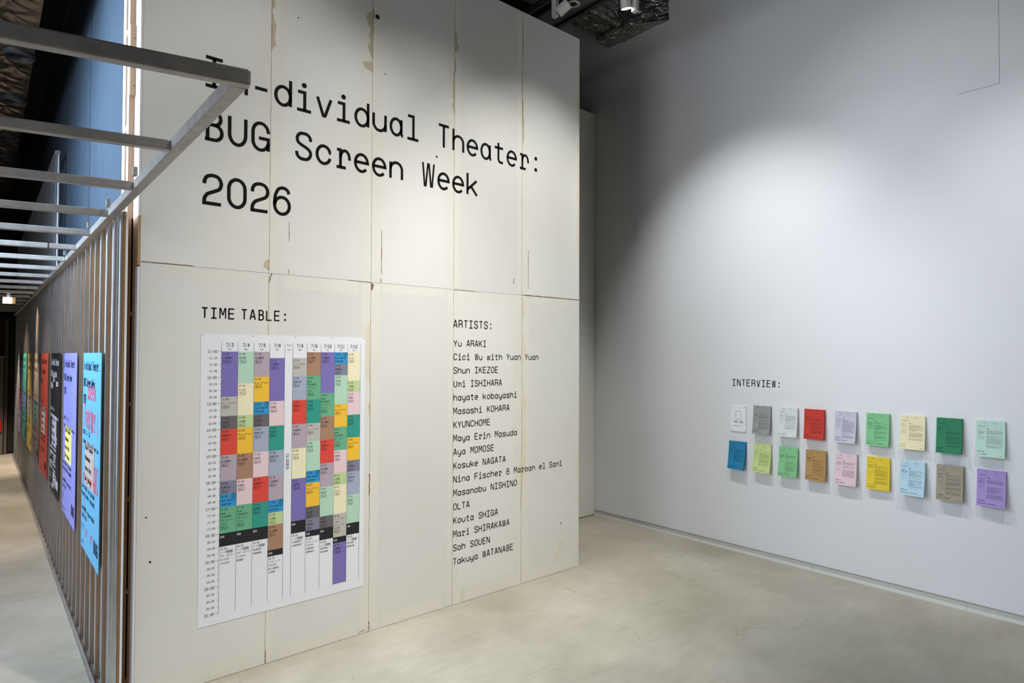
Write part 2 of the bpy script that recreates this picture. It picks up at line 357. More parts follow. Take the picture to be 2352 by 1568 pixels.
    rr = N.new('ShaderNodeMapRange'); rr.inputs[3].default_value = .38; rr.inputs[4].default_value = .62; L.new(n2.outputs[0], rr.inputs[0]); L.new(rr.outputs[0], b.inputs['Roughness'])
    b.inputs['Specular IOR Level'].default_value = .35
    return mt
M_FLOOR = floor_material()

# ------------------------------------------------------------------ the setting
XW = 6.4861; PH = 6.245; BW = .91; SEAM = 3.1223
g = MB(); g.box((-9, -14, -.2), (XW+.25, 16.5, 0)); tag(g.build('floor', M_FLOOR), kind='structure')
g = MB(); g.box((XW, -14, 0), (XW+.25, 16.5, 8.6)); wr = g.build('wall_right', M_WHITEWALL); tag(wr, kind='structure')
g = MB()
for a, b in (((-3.40, 5.66), (-3.634, 5.075)),):
    g.box((XW-.001, -3.642, 5.075), (XW, -3.638, 8.4)); g.box((XW-.001, -3.638, 5.073), (XW, -3.306, 5.077))
g.build('board_joint', mat('hairline_joint', (150, 152, 154), .8), wr)
g = MB(); g.box((-9, -14, 8.4), (XW+.25, 16.5, 8.6)); tag(g.build('ceiling', M_BLACK), kind='structure')
# skirting along the white wall, in lengths
sk = empty('baseboard_right', (XW, 0, 0)); tag(sk, kind='structure')
js = [1.478, .575, -.397, -1.866, -3.34, -4.8, -6.3, -8, -11]
for a, b in zip(js[:-1], js[1:]):
    g = MB(); g.box((-.006, b+.004, .03), (0, a, .078)); g.box((-.009, b+.004, .074), (0, a, .081))
    p = g.build('skirting_length', M_SKIRT, sk)
    g = MB(); g.box((-.0095, b+.004, .0795), (0, a, .0818)); g.build('shadow_gap', mat('gap_grey', (96, 96, 92), .8), p)
    g = MB(); g.hexa([(-.020, b+.002, 0), (0, b+.002, 0), (0, a, 0), (-.020, a, 0), (-.016, b+.002, .022), (0, b+.002, .034), (0, a, .034), (-.016, a, .022)]); g.build('foot_strip', M_SKIRTL, p)

# text wall: ten lining boards on a timber frame
wf = empty('wall_front'); tag(wf, kind='structure')
boards = {}
for r in range(2):
    for c in range(5):
        g = MB(); gp = .0012
        g.box((c*BW+gp, 0, r*SEAM+(.003 if r == 0 else gp)), ((c+1)*BW-gp, .0125, (r+1)*SEAM-gp))
        boards[(r, c)] = g.build('lining_board', M_BOARD, wf)
g = MB(); g.box((0, .014, 0), (5*BW, .06, PH-.01)); g.build('backing_sheet', mat('frame_brown', (110, 84, 60), .85, var=.1), wf)
# jointing paste bands beside the seams, torn paper and stains
def patch(pts, m_, board, y=-.0006, name='torn_paper'):
    g = MB(); g.q(*[(x, y, z) for x, z in pts]); return g.build(name, m_, boards[board])
def band(x0, x1, z0, z1, board, m_=None):
    n = 14; L_ = []; R_ = []
    for i in range(n+1):
        z = z0+(z1-z0)*i/n; L_.append((x0+random.uniform(-.006, .006), z)); R_.append((x1+random.uniform(-.006, .006), z))
    patch(L_+R_[::-1], m_ or M_TAPE, board, -.0004, 'paste_band')
for r in range(2):
    for c in range(1, 5):
        wl = random.uniform(.06, .11); wr_ = random.uniform(.06, .11)
        z0, z1 = r*SEAM+.02, (r+1)*SEAM-.02
        band(c*BW-wl, c*BW-.003, z0, z1, (r, c-1)); band(c*BW+.003, c*BW+wr_, z0, z1, (r, c))
for c in range(5):
    band(c*BW+.12, (c+1)*BW-.12, SEAM-random.uniform(.07, .12), SEAM-.004, (0, c))
    band(c*BW+.12, (c+1)*BW-.12, .005, random.uniform(.1, .16), (0, c))
def jag(side, z0, z1, w0, seed):
    rnd = random.Random(seed); out = []; n = max(4, int((z1-z0)/.03)); ww = w0*.6
    for i in range(n+1):
        t = i/n; ww = min(w0*1.15, max(w0*.25, ww+rnd.uniform(-.3, .3)*w0)); k = min(1, 6*t, 6*(1-t)+.05)
        out.append((side*ww*k, z0+(z1-z0)*t))
    return out
def torn(seam, side, z0, z1, w0, seed, m_, r=1):
    P = jag(side, z0, z1, w0, seed); x = seam*BW
    patch([(x+side*.002, z0)]+[(x+a, z) for a, z in P]+[(x+side*.002, z1)], m_, (r, seam if side > 0 else seam-1))
torn(1, 1, 4.93, 5.26, .05, 1, M_PEEL); torn(1, 1, 5.27, 5.5, .03, 2, M_PEEL)
torn(2, -1, 5.14, 5.6, .095, 3, M_PEEL); torn(2, 1, 5.35, 5.62, .03, 4, M_PEEL); torn(2, -1, 5.02, 5.12, .09, 5, M_PEEL)
torn(3, 1, 5.5, 5.72, .055, 6, M_PEEL); torn(3, 1, 5.28, 5.45, .05, 7, M_PEEL); torn(3, -1, 4.86, 5.36, .055, 8, M_PEEL)
torn(4, -1, 4.95, 5.6, .03, 9, M_PEEL); torn(4, 1, 5.7, 6.1, .02, 10, M_PEEL); torn(4, 1, 4.75, 5.3, .03, 11, M_PEEL)
torn(1, -1, 3.14, 3.24, .06, 12, M_PEEL); torn(2, 1, 3.04, 3.12, .035, 13, M_CRACK, 0)
torn(2, -1, 1.9, 2.05, .02, 14, M_PEEL, 0); torn(4, 1, .95, 2.3, .06, 15, M_STAIN, 0); torn(4, -1, .75, 1.35, .05, 16, M_STAIN, 0)
torn(4, 1, 2.35, 2.75, .06, 17, M_STAIN, 0); torn(4, 1, 2.86, 3.115, .06, 27, M_STAIN, 0)
torn(5, -1, 3.3, 6.2, .045, 18, M_STAIN); torn(5, -1, .1, 1.6, .03, 19, M_STAIN, 0); torn(2, -1, 2.2, 2.8, .05, 20, M_STAIN, 0)
patch([(4.18,.12),(4.16,.2),(4.2,.3),(4.24,.36),(4.31,.35),(4.27,.3),(4.22,.22),(4.2,.12)], M_STAIN, (0, 4)); patch([(4.36,.33),(4.42,.36),(4.47,.36),(4.44,.31)], M_STAIN, (0, 4))
patch([(2.83,.005),(2.83,.12),(2.85,.14),(2.88,.135),(2.885,.02)], M_STAIN, (0, 3))
patch([(1.72,.012),(1.73,.03),(1.78,.035),(1.79,.02)], M_PEEL, (0, 1))
# thin brown cracks
def crack(x0, z0, x1, z1, w_, board, n=9):
    A = []; B = []
    for i in range(n+1):
        t = i/n; x = x0+(x1-x0)*t+random.uniform(-.3, .3)*w_; z = z0+(z1-z0)*t
        k = w_*random.uniform(.4, 1)*.5
        if abs(x1-x0) > abs(z1-z0): A.append((x, z+k)); B.append((x, z-k))
        else: A.append((x-k, z)); B.append((x+k, z))
    patch(A+B[::-1], M_CRACK, board, -.0009, 'crack')
crack(1.925, 3.2, 1.925, 3.6, .008, (1, 2)); crack(1.92, 3.13, 1.92, 3.16, .012, (1, 2)); crack(1.07, 3.4, 1.07, 3.56, .006, (1, 1)); crack(1.07, 3.13, 1.07, 3.17, .008, (1, 1))
crack(3.735, 3.2, 3.735, 3.62, .008, (1, 4)); crack(3.645, 3.127, 4.548, 3.127, .014, (1, 4), 26); crack(.01, 3.126, .35, 3.126, .010, (1, 0), 12)
crack(1.6, 3.119, 1.82, 3.119, .006, (0, 1)); crack(2.74, 3.119, 3.0, 3.119, .007, (0, 3)); crack(1.82, 1.2, 1.82, 1.4, .012, (0, 1)); crack(1.826, .01, 1.826, .09, .01, (0, 2))
crack(3.52, 3.24, 3.525, 3.3, .014, (1, 3)); crack(.912, 3.05, .93, 3.12, .012, (0, 1)); crack(.915, .005, .915, .1, .008, (0, 1))
for c in range(1, 5): crack(c*BW, .01, c*BW, 3.1, .003, (0, c), 40); crack(c*BW, 3.14, c*BW, 6.2, .003, (1, c), 40)
for x, z, r in ((1.865, 5.55, .022), (2.52, 4.405, .011), (1.13, 5.28, .006), (1.95, 5.05, .006), (.06, 1.3, .006), (.09, .98, .008), (4.25, .55, .008)):
    b = (1 if z > SEAM else 0, int(x/BW))
    patch([(x+r*math.cos(2*math.pi*i/16), z+r*.95*math.sin(2*math.pi*i/16)) for i in range(16)], M_HOLE, b, -.0008, 'hole')

# short return wall in the far right corner
wb = empty('wall_back'); tag(wb, kind='structure')
for r in range(2):
    for c in range(3):
        g = MB(); z0, z1 = (.012, 2.80) if r == 0 else (2.803, 6.265)
        g.box((XW-.004-(c+1)*BW, 1.482, z0), (XW-.006-c*BW, 1.495, z1)); g.build('lining_board', M_BOARD, wb)
g = MB(); g.box((3.6, 1.5, 0), (XW, 1.6, 6.26)); g.build('backing_sheet', M_BLACK, wb)

# ------------------------------------------------------------------ the corridor beside the text wall
AZ = math.radians(.45); D = Vector((math.sin(AZ), math.cos(AZ), 0)); NN = Vector((math.cos(AZ), -math.sin(AZ), 0)); UP = Vector((0, 0, 1))
def C(off, s, z): return NN*off + D*s + UP*z
F = -.1606; MT = 3.462; SEND = 14.55
def cbox(g, o0, o1, s0, s1, z0, z1): g.obox(C(o0, s0, z0), NN*(o1-o0), D*(s1-s0), UP*(z1-z0))
def stud(name, s, z0, z1, parent, m_=None):
    g = MB(); t = .0012
    for o0, o1, d0, d1 in ((0, .015, 0, 0), (.015, .021, 0, .004), (.021, .029, .004, .004), (.029, .035, .004, 0), (.035, .048, 0, 0)):   # web with a pressed groove
        g.hexa([C(F+o0, s+d0, z0), C(F+o1, s+d1, z0), C(F+o1, s+d1+t, z0), C(F+o0, s+d0+t, z0), C(F+o0, s+d0, z1), C(F+o1, s+d1, z1), C(F+o1, s+d1+t, z1), C(F+o0, s+d0+t, z1)])
    cbox(g, F, F+t, s, s+.045, z0, z1); cbox(g, F+.048-t, F+.048, s, s+.045, z0, z1)   # flanges
    cbox(g, F, F+.011, s+.045-t, s+.045, z0, z1)       # lip
    return g.build(name, m_ or M_GALV, parent)
wl = empty('wall_left'); tag(wl, kind='structure')
n_st = int((SEND+.03)/.303)
for k in range(n_st+1): stud('metal_stud', -.03+.303*k, .012, MT-.004, wl)
g = MB(); cbox(g, F+.05, F+.0645, -.03, SEND, 0, MT); g.build('plywood_sheet', M_PLY, wl)
g = MB(); cbox(g, F+.066, F+.0795, -.035, SEND, 0, MT); g.build('gypsum_sheet', M_GYP, wl)
g = MB(); cbox(g, F-.018, F-.0168, .0, SEND, 0, .045); cbox(g, F-.018, F+.05, .0, SEND, 0, .0012); cbox(g, F-.034, F-.018, .0, SEND, 0, .012)
g.build('floor_track', M_GALVR, wl)
# upper row of studs further along
wu = empty('wall_upper'); tag(wu, kind='structure')
for k in range(33): stud('metal_stud', 4.62+.303*k, MT+.01, 4.99, wu)
g = MB(); cbox(g, F-.002, F+.05, 4.60, 14.4, 4.985, 5.03); g.build('top_track', M_GALVR, wu)
# tall blue-grey lining behind the studs
wlin = empty('wall_lining'); tag(wlin, kind='structure')
for k, (s0, s1) in enumerate(((.46, 2.43), (2.43, 4.50), (4.50, 6.5), (6.5, 8.5), (8.5, 10.5), (10.5, 12.5), (12.5, SEND))):
    g = MB(); cbox(g, F+.118, F+.130, s0+.02, s1-.02, MT-.3, 7.0); g.build('lining_sheet', M_BLUE, wlin)
g = MB(); cbox(g, F+.14, F+.15, .46, SEND, 0, 6.98); g.build('backing_sheet', M_BLACK, wlin)

# layered end of the partition between corridor and text wall
we = empty('wall_end'); tag(we, kind='structure')
def zbox(name, x0, x1, y0, y1, z0, z1, m_, parent=we):
    g = MB(); g.box((x0, y0, z0), (x1, y1, z1)); return g.build(name, m_, parent)
zbox('board_edge', -.0155, -.0005, -.001, .074, 0, 3.09, M_GYP)
zbox('board_edge', -.0155, -.0005, .0, .074, 3.10, 3.45, M_TIMBER)
zbox('board_edge', -.0155, -.0005, .0, .074, 3.452, PH, M_TIMBERLIT)  # upper length pale: daylight above the stud wall put into the colour
zbox('end_timber', -.0145, -.0005, .080, .186, 0, 3.45, M_TIMBER)
zbox('end_timber', -.0145, -.0005, .078, .192, 3.452, PH, M_TIMBERLIT)
zbox('timber_stud', -.050, -.024, .19, .26, 0, MT, M_TIMBER)
zbox('timber_stud', -.051, -.012, .19, .26, MT, PH+.6, M_TIMBER)
zbox('cavity_shade', -.024, -.001, .24, .26, 0, MT, M_HOLE)  # black strip, the shade deep in the gap put into its colour
for z in (2.762, 2.10, 1.41, .74, .1): zbox('spacer_block', -.0235, -.001, .187, .24, z-.013, z+.013, M_TIMBER)
b = zbox('timber_block', -.051, -.010, .162, .189, 4.36, 4.88, M_TIMBER)
for z in (4.43, 4.62, 4.78):
    g = MB(); g.tube((-.027, .1605, z), (-.027, .163, z), .004, 10); g.build('screw', M_HOLE, b)
# ladder of battens running back, strong daylight put into their pale colour
lad = empty('batten_ladder', (0, 0, 0), we)
zbox('batten', -.0525, -.0515, .19, .262, MT, 6.8, M_TIMBERLIT, lad); zbox('batten', -.054, -.040, .325, .428, MT, 6.8, M_TIMBERLIT, lad)
for z in (4.86, 4.14, 3.66, 5.6): zbox('rung', -.0535, -.041, .262, .325, z-.02, z+.02, M_TIMBERLIT, lad)
zbox('ladder_back', -.036, -.034, .262, .45, MT, 6.8, M_TIMBER, lad)

# open ceiling frame over the corridor: one rail, joists every 0.91 m
fr = empty('ceiling_frame', C(F-.05, -2.85, 3.4)); tag(fr, 'galvanised steel ladder frame of joists jutting out over the corridor', 'frame')
inv = lambda p: p - fr.location
def cboxf(g, o, ax, ay, az): g.obox(Vector(o)-fr.location, ax, ay, az)
g = MB(); cboxf(g, C(F-.05, -2.825, 3.4), NN*.05, D*(SEND+2.825), UP*.056); g.build('rail', M_GALVR, fr, bevel=.005)
JD = Vector((-math.sin(math.radians(102.85)), -math.cos(math.radians(102.85)), 0)); JP = Vector((JD.y, -JD.x, 0))
if JP.y < 0: JP = -JP
def joist(k):
    s = -2.83+.91*k
    g = MB(); o = C(F if k == 0 else F-.051, s-(.042 if k == 0 else .0), 3.4005)
    g.obox(o-fr.location, JD*2.6, JP*.045, UP*(.058 if k == 0 else .047)); j = g.build('joist', M_GALVR, fr, bevel=.008 if k == 0 else .006)
    return o, j
for k in range(18):
    o, j = joist(k)
    if k == 5:
        for t in (.63, .2):
            g = MB(); g.obox(o-fr.location+JD*t-JP*.002-UP*.002, JD*.006, JP*.05, UP*.054); g.build('cable_tie', M_HOLE, j)
for k in range(11, 18):     # closer slats far down the corridor
    s = -2.83+.91*k+.4
    g = MB(); g.obox(C(F-.051, s, 3.44)-fr.location, JD*2.6, JP*.045, UP*.02); g.build('joist', M_GALVR, fr)
for s in (-1.1, -.15, .8, 2.6):
    g = MB(); g.obox(C(F-.07, s-.03, 3.456)-fr.location, NN*.02, D*.045, UP*.045); g.build('bracket', M_GALVR, fr)
g = MB(); g.obox(C(F-.051, -2.85, 3.4)-fr.location+JD*2.6, D*(SEND+2.8), NN*-.05, UP*.056); g.build('rail', M_GALVR, fr)
for s in (-2.8, 3.5, 9.5):
    g = MB(); g.obox(C(F-.051, s, 0)-fr.location+JD*2.6, NN*-.05, D*.05, UP*3.4); g.build('post', M_GALVR, fr)

# lamp hanging from a joist
lp = empty('spotlight', C(-.5, 7.25, 3.30)); tag(lp, 'small white box spotlight hanging from a joist in the corridor', 'spotlight')
def lbox(name, o0, o1, s0, s1, z0, z1, m_):
    g = MB(); g.obox(C(o0, s0, z0)-lp.location, NN*(o1-o0), D*(s1-s0), UP*(z1-z0)); return g.build(name, m_, lp, bevel=.004)
lbox('lamp_head', -.588, -.476, 7.22, 7.36, 3.245, 3.335, mat('lit_lamp_face', (255, 250, 240), .5, emit=2.2)); lbox('side_panel', -.4755, -.436, 7.225, 7.36, 3.247, 3.333, mat('tan_lamp_side', (226, 178, 120), .5, emit=.5))
g = MB(); g.tube(C(-.52, 7.29, 3.335)-lp.location, C(-.52, 7.29, 3.40)-lp.location, .022, 14); g.build('stem', M_LAMPW, lp)
spot('corridor_light', C(-.42, 7.3, 3.27), C(F, 7.28, 2.9), 110, 70, .6, .05, (1, .9, .8))
spot('corridor_light', C(-.6, 7.3, 3.2), C(-.9, 7.0, 0), 260, 85, .6, .03, (1, .84, .7))
spot('corridor_light', C(-.7, 12.6, 3.2), C(-.7, 13.0, 0), 520, 80, .6, .03, (1, .86, .72))
spot('corridor_light', C(-.8, 3.6, 3.2), C(-.8, 3.4, 0), 70, 85, .6, .03, (1, .86, .72))  # added warm fill over the near corridor floor, no fitting

g = MB(); g.obox(C(-2.95, 3.6, 0), NN*.1, D*(SEND-3.4), UP*8.3); tag(g.build('wall_outer', M_DARKWALL), kind='structure')  # unseen side wall, added to block daylight further along the corridor
spot('corridor_light', C(-1.3, 10.3, 3.3), C(F, 10.0, 1.5), 210, 95, .8, .05, (1, .9, .8))  # unseen fill, added to brighten the far posters
spot('corridor_light', C(-1.3, 5.4, 3.3), C(F, 5.4, 1.6), 60, 95, .8, .05, (1, .93, .86))  # unseen fill, added to brighten the middle posters
# far end of the corridor
g = MB(); g.obox(C(-6, SEND+.3, 0), NN*6.4, D*.1, UP*8.3); tag(g.build('wall_far', M_DARKWALL), kind='structure')
g = MB()
for k in range(60): g.obox(C(-.27, SEND+.27, .06+.055*k), NN*.13, D*.03, UP*.04)
tag(g.build('trim_1', mat('dark_ribbed_cladding', (44, 42, 40), .6, var=.1), None), kind='structure')
g = MB(); g.obox(C(-3, SEND+.1, 3.32), NN*2.86, D*.2, UP*.075); tag(g.build('trim_2', M_DARKWALL), kind='structure')
g = MB(); g.obox(C(-.352, SEND+.2, 0), NN*.06, D*.1, UP*3.32); tag(g.build('trim_3', mat('far_column', (92, 84, 78), .7, var=.05)), kind='structure')
dr = empty('door_1', C(-.9, SEND+.15, 0)); tag(dr, kind='structure')
g = MB(); g.obox((0, 0, 0), NN*.53, D*.08, UP*2.38); g.build('door_leaf', mat('far_door', (100, 94, 88), .6, var=.05), dr)
g = MB(); g.obox(NN*-.02+D*-.02+UP*2.38, NN*.56, D*.1, UP*.03); g.build('door_head', mat('door_head_grey', (150, 146, 140), .6), dr)
g = MB(); g.obox(C(-.60, SEND+.09, .57), NN*.2, D*.06, UP*.29)
tag(g.build('fire_call_box', mat('fire_red', (200, 24, 30), .45)), 'small red box on the door at the far end of the corridor', 'box')

# ------------------------------------------------------------------ posters along the stud wall
def pm(name, rgb):
    gm = sum(rgb)/3; rgb = tuple(c+(gm-c)*.12 for c in rgb)
    return mat('print_'+name, rgb, .6, var=.03, vscale=3)
POST = [
 ('sky blue', (98, 180, 226), (188, 172, 166), 'beige', 'red', 1.46, .42),
 ('violet', (146, 146, 228), (244, 230, 128), 'yellow', None, 3.04, 1.94),
 ('black', (26, 26, 26), (178, 172, 200), 'pale lilac', 'white', 4.57, 3.46),
 ('red', (226, 74, 56), (208, 198, 186), 'cream', None, 6.12, 5.07),
 ('brown', (126, 108, 96), (40, 124, 124), 'teal', None, 7.66, 6.56),
 ('yellow', (248, 212, 92), (190, 192, 216), 'pale lilac', None, 9.22, 8.13),
 ('teal green', (70, 160, 138), (128, 116, 196), 'purple', None, 10.8, 9.69),
 ('grey blue', (132, 138, 172), (190, 50, 56), 'crimson', None, 12.38, 11.28)]
for i, (nm, rgb, brgb, bn, scr, sl, sr) in enumerate(POST):
    where = ('nearest the text wall' if i == 0 else 'far end of the row' if i == 7 else 'between the %s and %s posters' % (POST[i-1][0], POST[i+1][0]))
    ps = empty('poster', C(F-.008, sl, .83)); tag(ps, '%s poster with a %s block, %s' % (nm, bn, where), 'poster', 'tall colour posters on the corridor stud wall')
    W_, H_ = sl-sr, 1.645
    e = MB(); e.obox((0, 0, 0), D*-W_, NN*.005, UP*H_)
    sheet = e.build('sheet', pm(nm, tuple(int(c*.95) for c in rgb)), ps)
    pl = lambda u, v: NN*-.0012 - D*u + UP*v
    pl2 = lambda u, v: NN*-.0022 - D*u + UP*v
    ink = M_PAPERW if nm == 'black' else M_INK
    e = MB()
    for t, z in (('In-dividual Theater:', 1.53), ('BUG Screen Week', 1.30), ('2026', 1.10)):
        if t[0] == 'I': text(e, t, pl, .05, 1.50, .075, min(.047, (W_-.16)/20), .036, .0095)
        else: text(e, t, pl, .05, 1.36 if t[0] == 'B' else 1.22, .075, min(.047, (W_-.16)/20), .036, .0095)
    for t, z in (('2026.7.3 - 7.12', .96), ('Yu ARAKI  Cici Wu with Yuan Yuan', .88), ('Shun IKEZOE  Umi ISHIHARA', .50), ('Masashi KOHARA  KYUNCHOME', .44), ('Aya MOMOSE  Kosuke NAGATA', .32), ('11:00-21:00', .26)):
        ad = min(.03, (W_-.12)/len(t)); text(e, t, pl2, .05, z, .036, ad, ad*.76, .007)
    for k in range(7):
        t = ''.join(random.choice('aceimnorstuvw') for _ in range(random.randint(10, 22))); text(e, t, pl, .04, .20-.018*k if k < 4 else .055-.012*(k-4), .008, .012, .009, .002)
    text(e, 'BUG', pl, W_-.26, .1, .11, .075, .06, .02)
    e.build('printed_text', ink, ps)
    e = MB(); bx = W_*.2; bw = W_*.52; bz = .55; bh = .36
    e.q(pl(bx, bz), pl(bx+bw, bz), pl(bx+bw, bz+bh), pl(bx, bz+bh)); blk = e.build('colour_block', pm(nm+'_block', brgb), ps)
    e = MB()
    for k, t in enumerate(('Nina Fischer', 'Masanobu', 'Kouta Mari', 'Soh Takuya')): text(e, t, pl2, bx+.02, bz+bh-.07-.085*k, .042, .038, .03, .009)
    e.build('block_text', M_INK, blk)
    if scr:
        rnd = random.Random(i+5); M_SC = mat('scribble_'+scr, (236, 72, 82) if scr == 'red' else (226, 226, 232), .6)
        def stroke(fn):
            e = MB(); fn(e); e.build('scribble', M_SC, ps)
        if scr == 'red':
            for k in range(9):
                u0 = rnd.uniform(.2, .95)*W_; z0 = rnd.choice((1.25, 1.0, .62, .3))
                P = [(u0+rnd.uniform(-.02, .02), z0+.045*j) for j in range(5)]
                def line(e):
                    for a, b in zip(ribbon(P, .005, False)[:-1], ribbon(P, .005, False)[1:]): e.q(pl2(*a[1]), pl2(*b[1]), pl2(*b[0]), pl2(*a[0]))
                stroke(line)
            for t, u, z, c_, a_, w_, st in (('Theater', .1, 1.02, .2, .1, .08, .012), ('week!', .35, 1.26, .16, .12, .08, .014), ('cvrm', .1, .56, .1, .2, .12, .014), ('wo', .75, .56, .3, .12, .1, .012), ('vn', .3, .13, .1, .3, .1, .012)):
                stroke(lambda e: text(e, t, pl2, u, z, c_, a_, w_, st))
        else:
            for k in range(14):
                u0 = rnd.uniform(.02, .75)*W_; z0 = (1.3, 1.22, .8, .4, .3, .2, .1, .05, .6, .68, 1.26, .36, .15, .74)[k]; t = rnd.choice(('wave', 'sun', 'oo', 'vr', 'nmw')); h_ = rnd.uniform(.07, .16)
                stroke(lambda e: text(e, t, pl2, u0, z0, h_, .09, .08, .016))

# ------------------------------------------------------------------ foil ducts
def crumple_box(name, a, b, seg, amp, m_, parent=None, seed=1, foot=None):
    bm = bmesh.new(); bmesh.ops.create_cube(bm, size=1)
    for v in bm.verts:
        t = [v.co[i]+.5 for i in range(3)]
        if foot:      # four corners of a skewed footprint
            p, q, r_, s_ = foot; xy = [(p[i]*(1-t[0])+q[i]*t[0])*(1-t[1])+(s_[i]*(1-t[0])+r_[i]*t[0])*t[1] for i in range(2)]
            v.co = Vector((xy[0], xy[1], a[2]+(b[2]-a[2])*t[2]))
        else: v.co = Vector([a[i]+(b[i]-a[i])*t[i] for i in range(3)])
    for _ in range(6):
        es = [e for e in bm.edges if e.calc_length() > seg]
        if not es: break
        bmesh.ops.subdivide_edges(bm, edges=es, cuts=1, use_grid_fill=True)
    bm.normal_update(); rnd = random.Random(seed)
    for v in bm.verts:
        n = v.normal; v.co += n*rnd.uniform(-amp, amp)
    me = bpy.data.meshes.new(name); bm.to_mesh(me); bm.free(); me.materials.append(m_)
    o = bpy.data.objects.new(name, me); COL.objects.link(o)
    if parent: o.parent = parent
    return o
DZ = 5.8
dc = empty('air_duct', (-.9, 4.5, DZ)); tag(dc, 'dark crumpled foil air duct with round outlets above the corridor', 'duct')
def quilted_duct(name, x0, x1, y0, y1, h_, m_, parent, seed, step=.028, pitch=.42):
    rnd = random.Random(seed); g = MB()
    def pins(ua, ub, va, vb):
        P = []; v = va+pitch*.4; k = 0
        while v < vb:
            u = ua+pitch*(.25 if k % 2 else .5)
            while u < ub: P.append((u+rnd.uniform(-.05, .05), v+rnd.uniform(-.04, .04), rnd.randint(7, 11), rnd.uniform(0, 6), rnd.uniform(.7, 1.3))); u += pitch
            v += pitch*.62; k += 1
        return P
    def sheet(ua, ub, va, vb, P3):
        P = pins(ua, ub, va, vb); nu, nv = max(2, int((ub-ua)/step)), int((vb-va)/step); V = {}
        for j in range(nv+1):
            v = va+(vb-va)*j/nv; near = [p for p in P if abs(p[1]-v) < .5]
            for i in range(nu+1):
                u = ua+(ub-ua)*i/nu; d = 0
                for pu, pv, n, ph, am in near:
                    r_ = math.hypot(u-pu, (v-pv)*1.25); th = math.atan2(v-pv, u-pu)
                    d += am*(-.035*math.exp(-r_/.09) + .011*math.exp(-r_/.17)*min(1, r_/.04)*math.copysign(abs(math.cos(n*th*.5+ph))**.6, math.cos(n*th*.5+ph)))
                e = min(1, min(u-ua, ub-u)/.05)
                V[i, j] = P3(u, v, d*e+rnd.uniform(-.0006, .0006))
        for j in range(nv):
            for i in range(nu): g.q(V[i, j], V[i+1, j], V[i+1, j+1], V[i, j+1])
    sheet(x0, x1, y0, y1, lambda u, v, d: (u, v, -d-.012))
    sheet(0, h_, y0, y1, lambda u, v, d: (x1+d, v, u)); sheet(0, h_, y0, y1, lambda u, v, d: (x0-d, v, u))
    g.q((x0, y0, 0), (x1, y0, 0), (x1, y0, h_), (x0, y0, h_)); g.q((x0, y1, 0), (x1, y1, 0), (x1, y1, h_), (x0, y1, h_)); g.q((x0, y0, h_), (x1, y0, h_), (x1, y1, h_), (x0, y1, h_))
    o = g.build(name, m_, parent, smooth=True)
    bm = bmesh.new(); bm.from_mesh(o.data); bmesh.ops.remove_doubles(bm, verts=bm.verts, dist=.002); bmesh.ops.recalc_face_normals(bm, faces=bm.faces)
    bm.to_mesh(o.data); bm.free(); return o
M_FOILQ = mat('bronze_grey_foil', (134, 126, 120), .24, .95, var=.2, vscale=12, bump=.15, bscale=30)
body = quilted_duct('duct_casing', -.75, .50, -3.0, 7.0, .75, M_FOILQ, dc, 3)
body.rotation_euler = (0, 0, -.0125)
for x, y, r in ((-.537, 3.72, .15), (-.51, 5.35, .145), (-.5, 7.19, .145), (-.49, 8.47, .145), (-.48, 10.1, .145)):
    g = MB(); o = Vector((x, y, DZ))-dc.location
    n = 36
    for q0, z0, q1, z1 in ((1.0, .02, 1.0, -.03), (1.0, -.03, .86, -.05), (.86, -.05, .72, -.02), (.72, -.02, .66, .02)):
        for i in range(n):
            A = 2*math.pi*i/n; B = 2*math.pi*(i+1)/n
            P = lambda q, z, t: o+Vector((r*q*math.cos(t), r*q*math.sin(t), z))
            g.q(P(q0, z0, A), P(q0, z0, B), P(q1, z1, B), P(q1, z1, A))
    dd = g.build('round_outlet', mat('outlet_grey', (62, 62, 66), .5, var=.04), dc, smooth=True)
    g = MB(); g.q(*[o+Vector((r*.64*math.cos(2*math.pi*i/n), r*.64*math.sin(2*math.pi*i/n), .0)) for i in range(n)]); g.build('outlet_blade', mat('outlet_dark', (26, 26, 28), .5), dd)
# gallery duct by the white wall
d2 = empty('air_duct', (5.9, .6, 7.2)); tag(d2, 'silver foil wrapped duct elbow high against the white wall', 'duct')
crumple_box('duct_casing', (0, 0, 0), (0, 0, 1.1), .09, .010, M_FOIL, d2, 5, foot=((.265, -.05), (.574, -.50), (.574, .58), (.27, .57)))
crumple_box('duct_branch', (-1.6, .10, .06), (.30, .56, .9), .1, .010, M_FOIL, d2, 6)
g = MB()
n_r = 26
for i in range(n_r): g.tube((-.42+.64*i/n_r, .09, .045), (-.42+.64*(i+.55)/n_r, .09, .045), .045, 12); g.tube((-.42+.64*(i+.55)/n_r, .09, .045), (-.42+.64*(i+1)/n_r, .09, .045), .038, 12)
g.build('corrugated_seam', M_FOIL, d2)
g = MB()
rnd = random.Random(8)
for i in range(9):
    t = i/9; p0 = Vector((.265, -.05+.62*t, .01)); g.tube(p0+Vector((rnd.uniform(-.02, .02), 0, rnd.uniform(-.01, .02))), p0+Vector((rnd.uniform(-.02, .02), .08, rnd.uniform(-.01, .02))), .016, 7, r2=.007)
g.build('foil_fold', M_FOIL, d2)

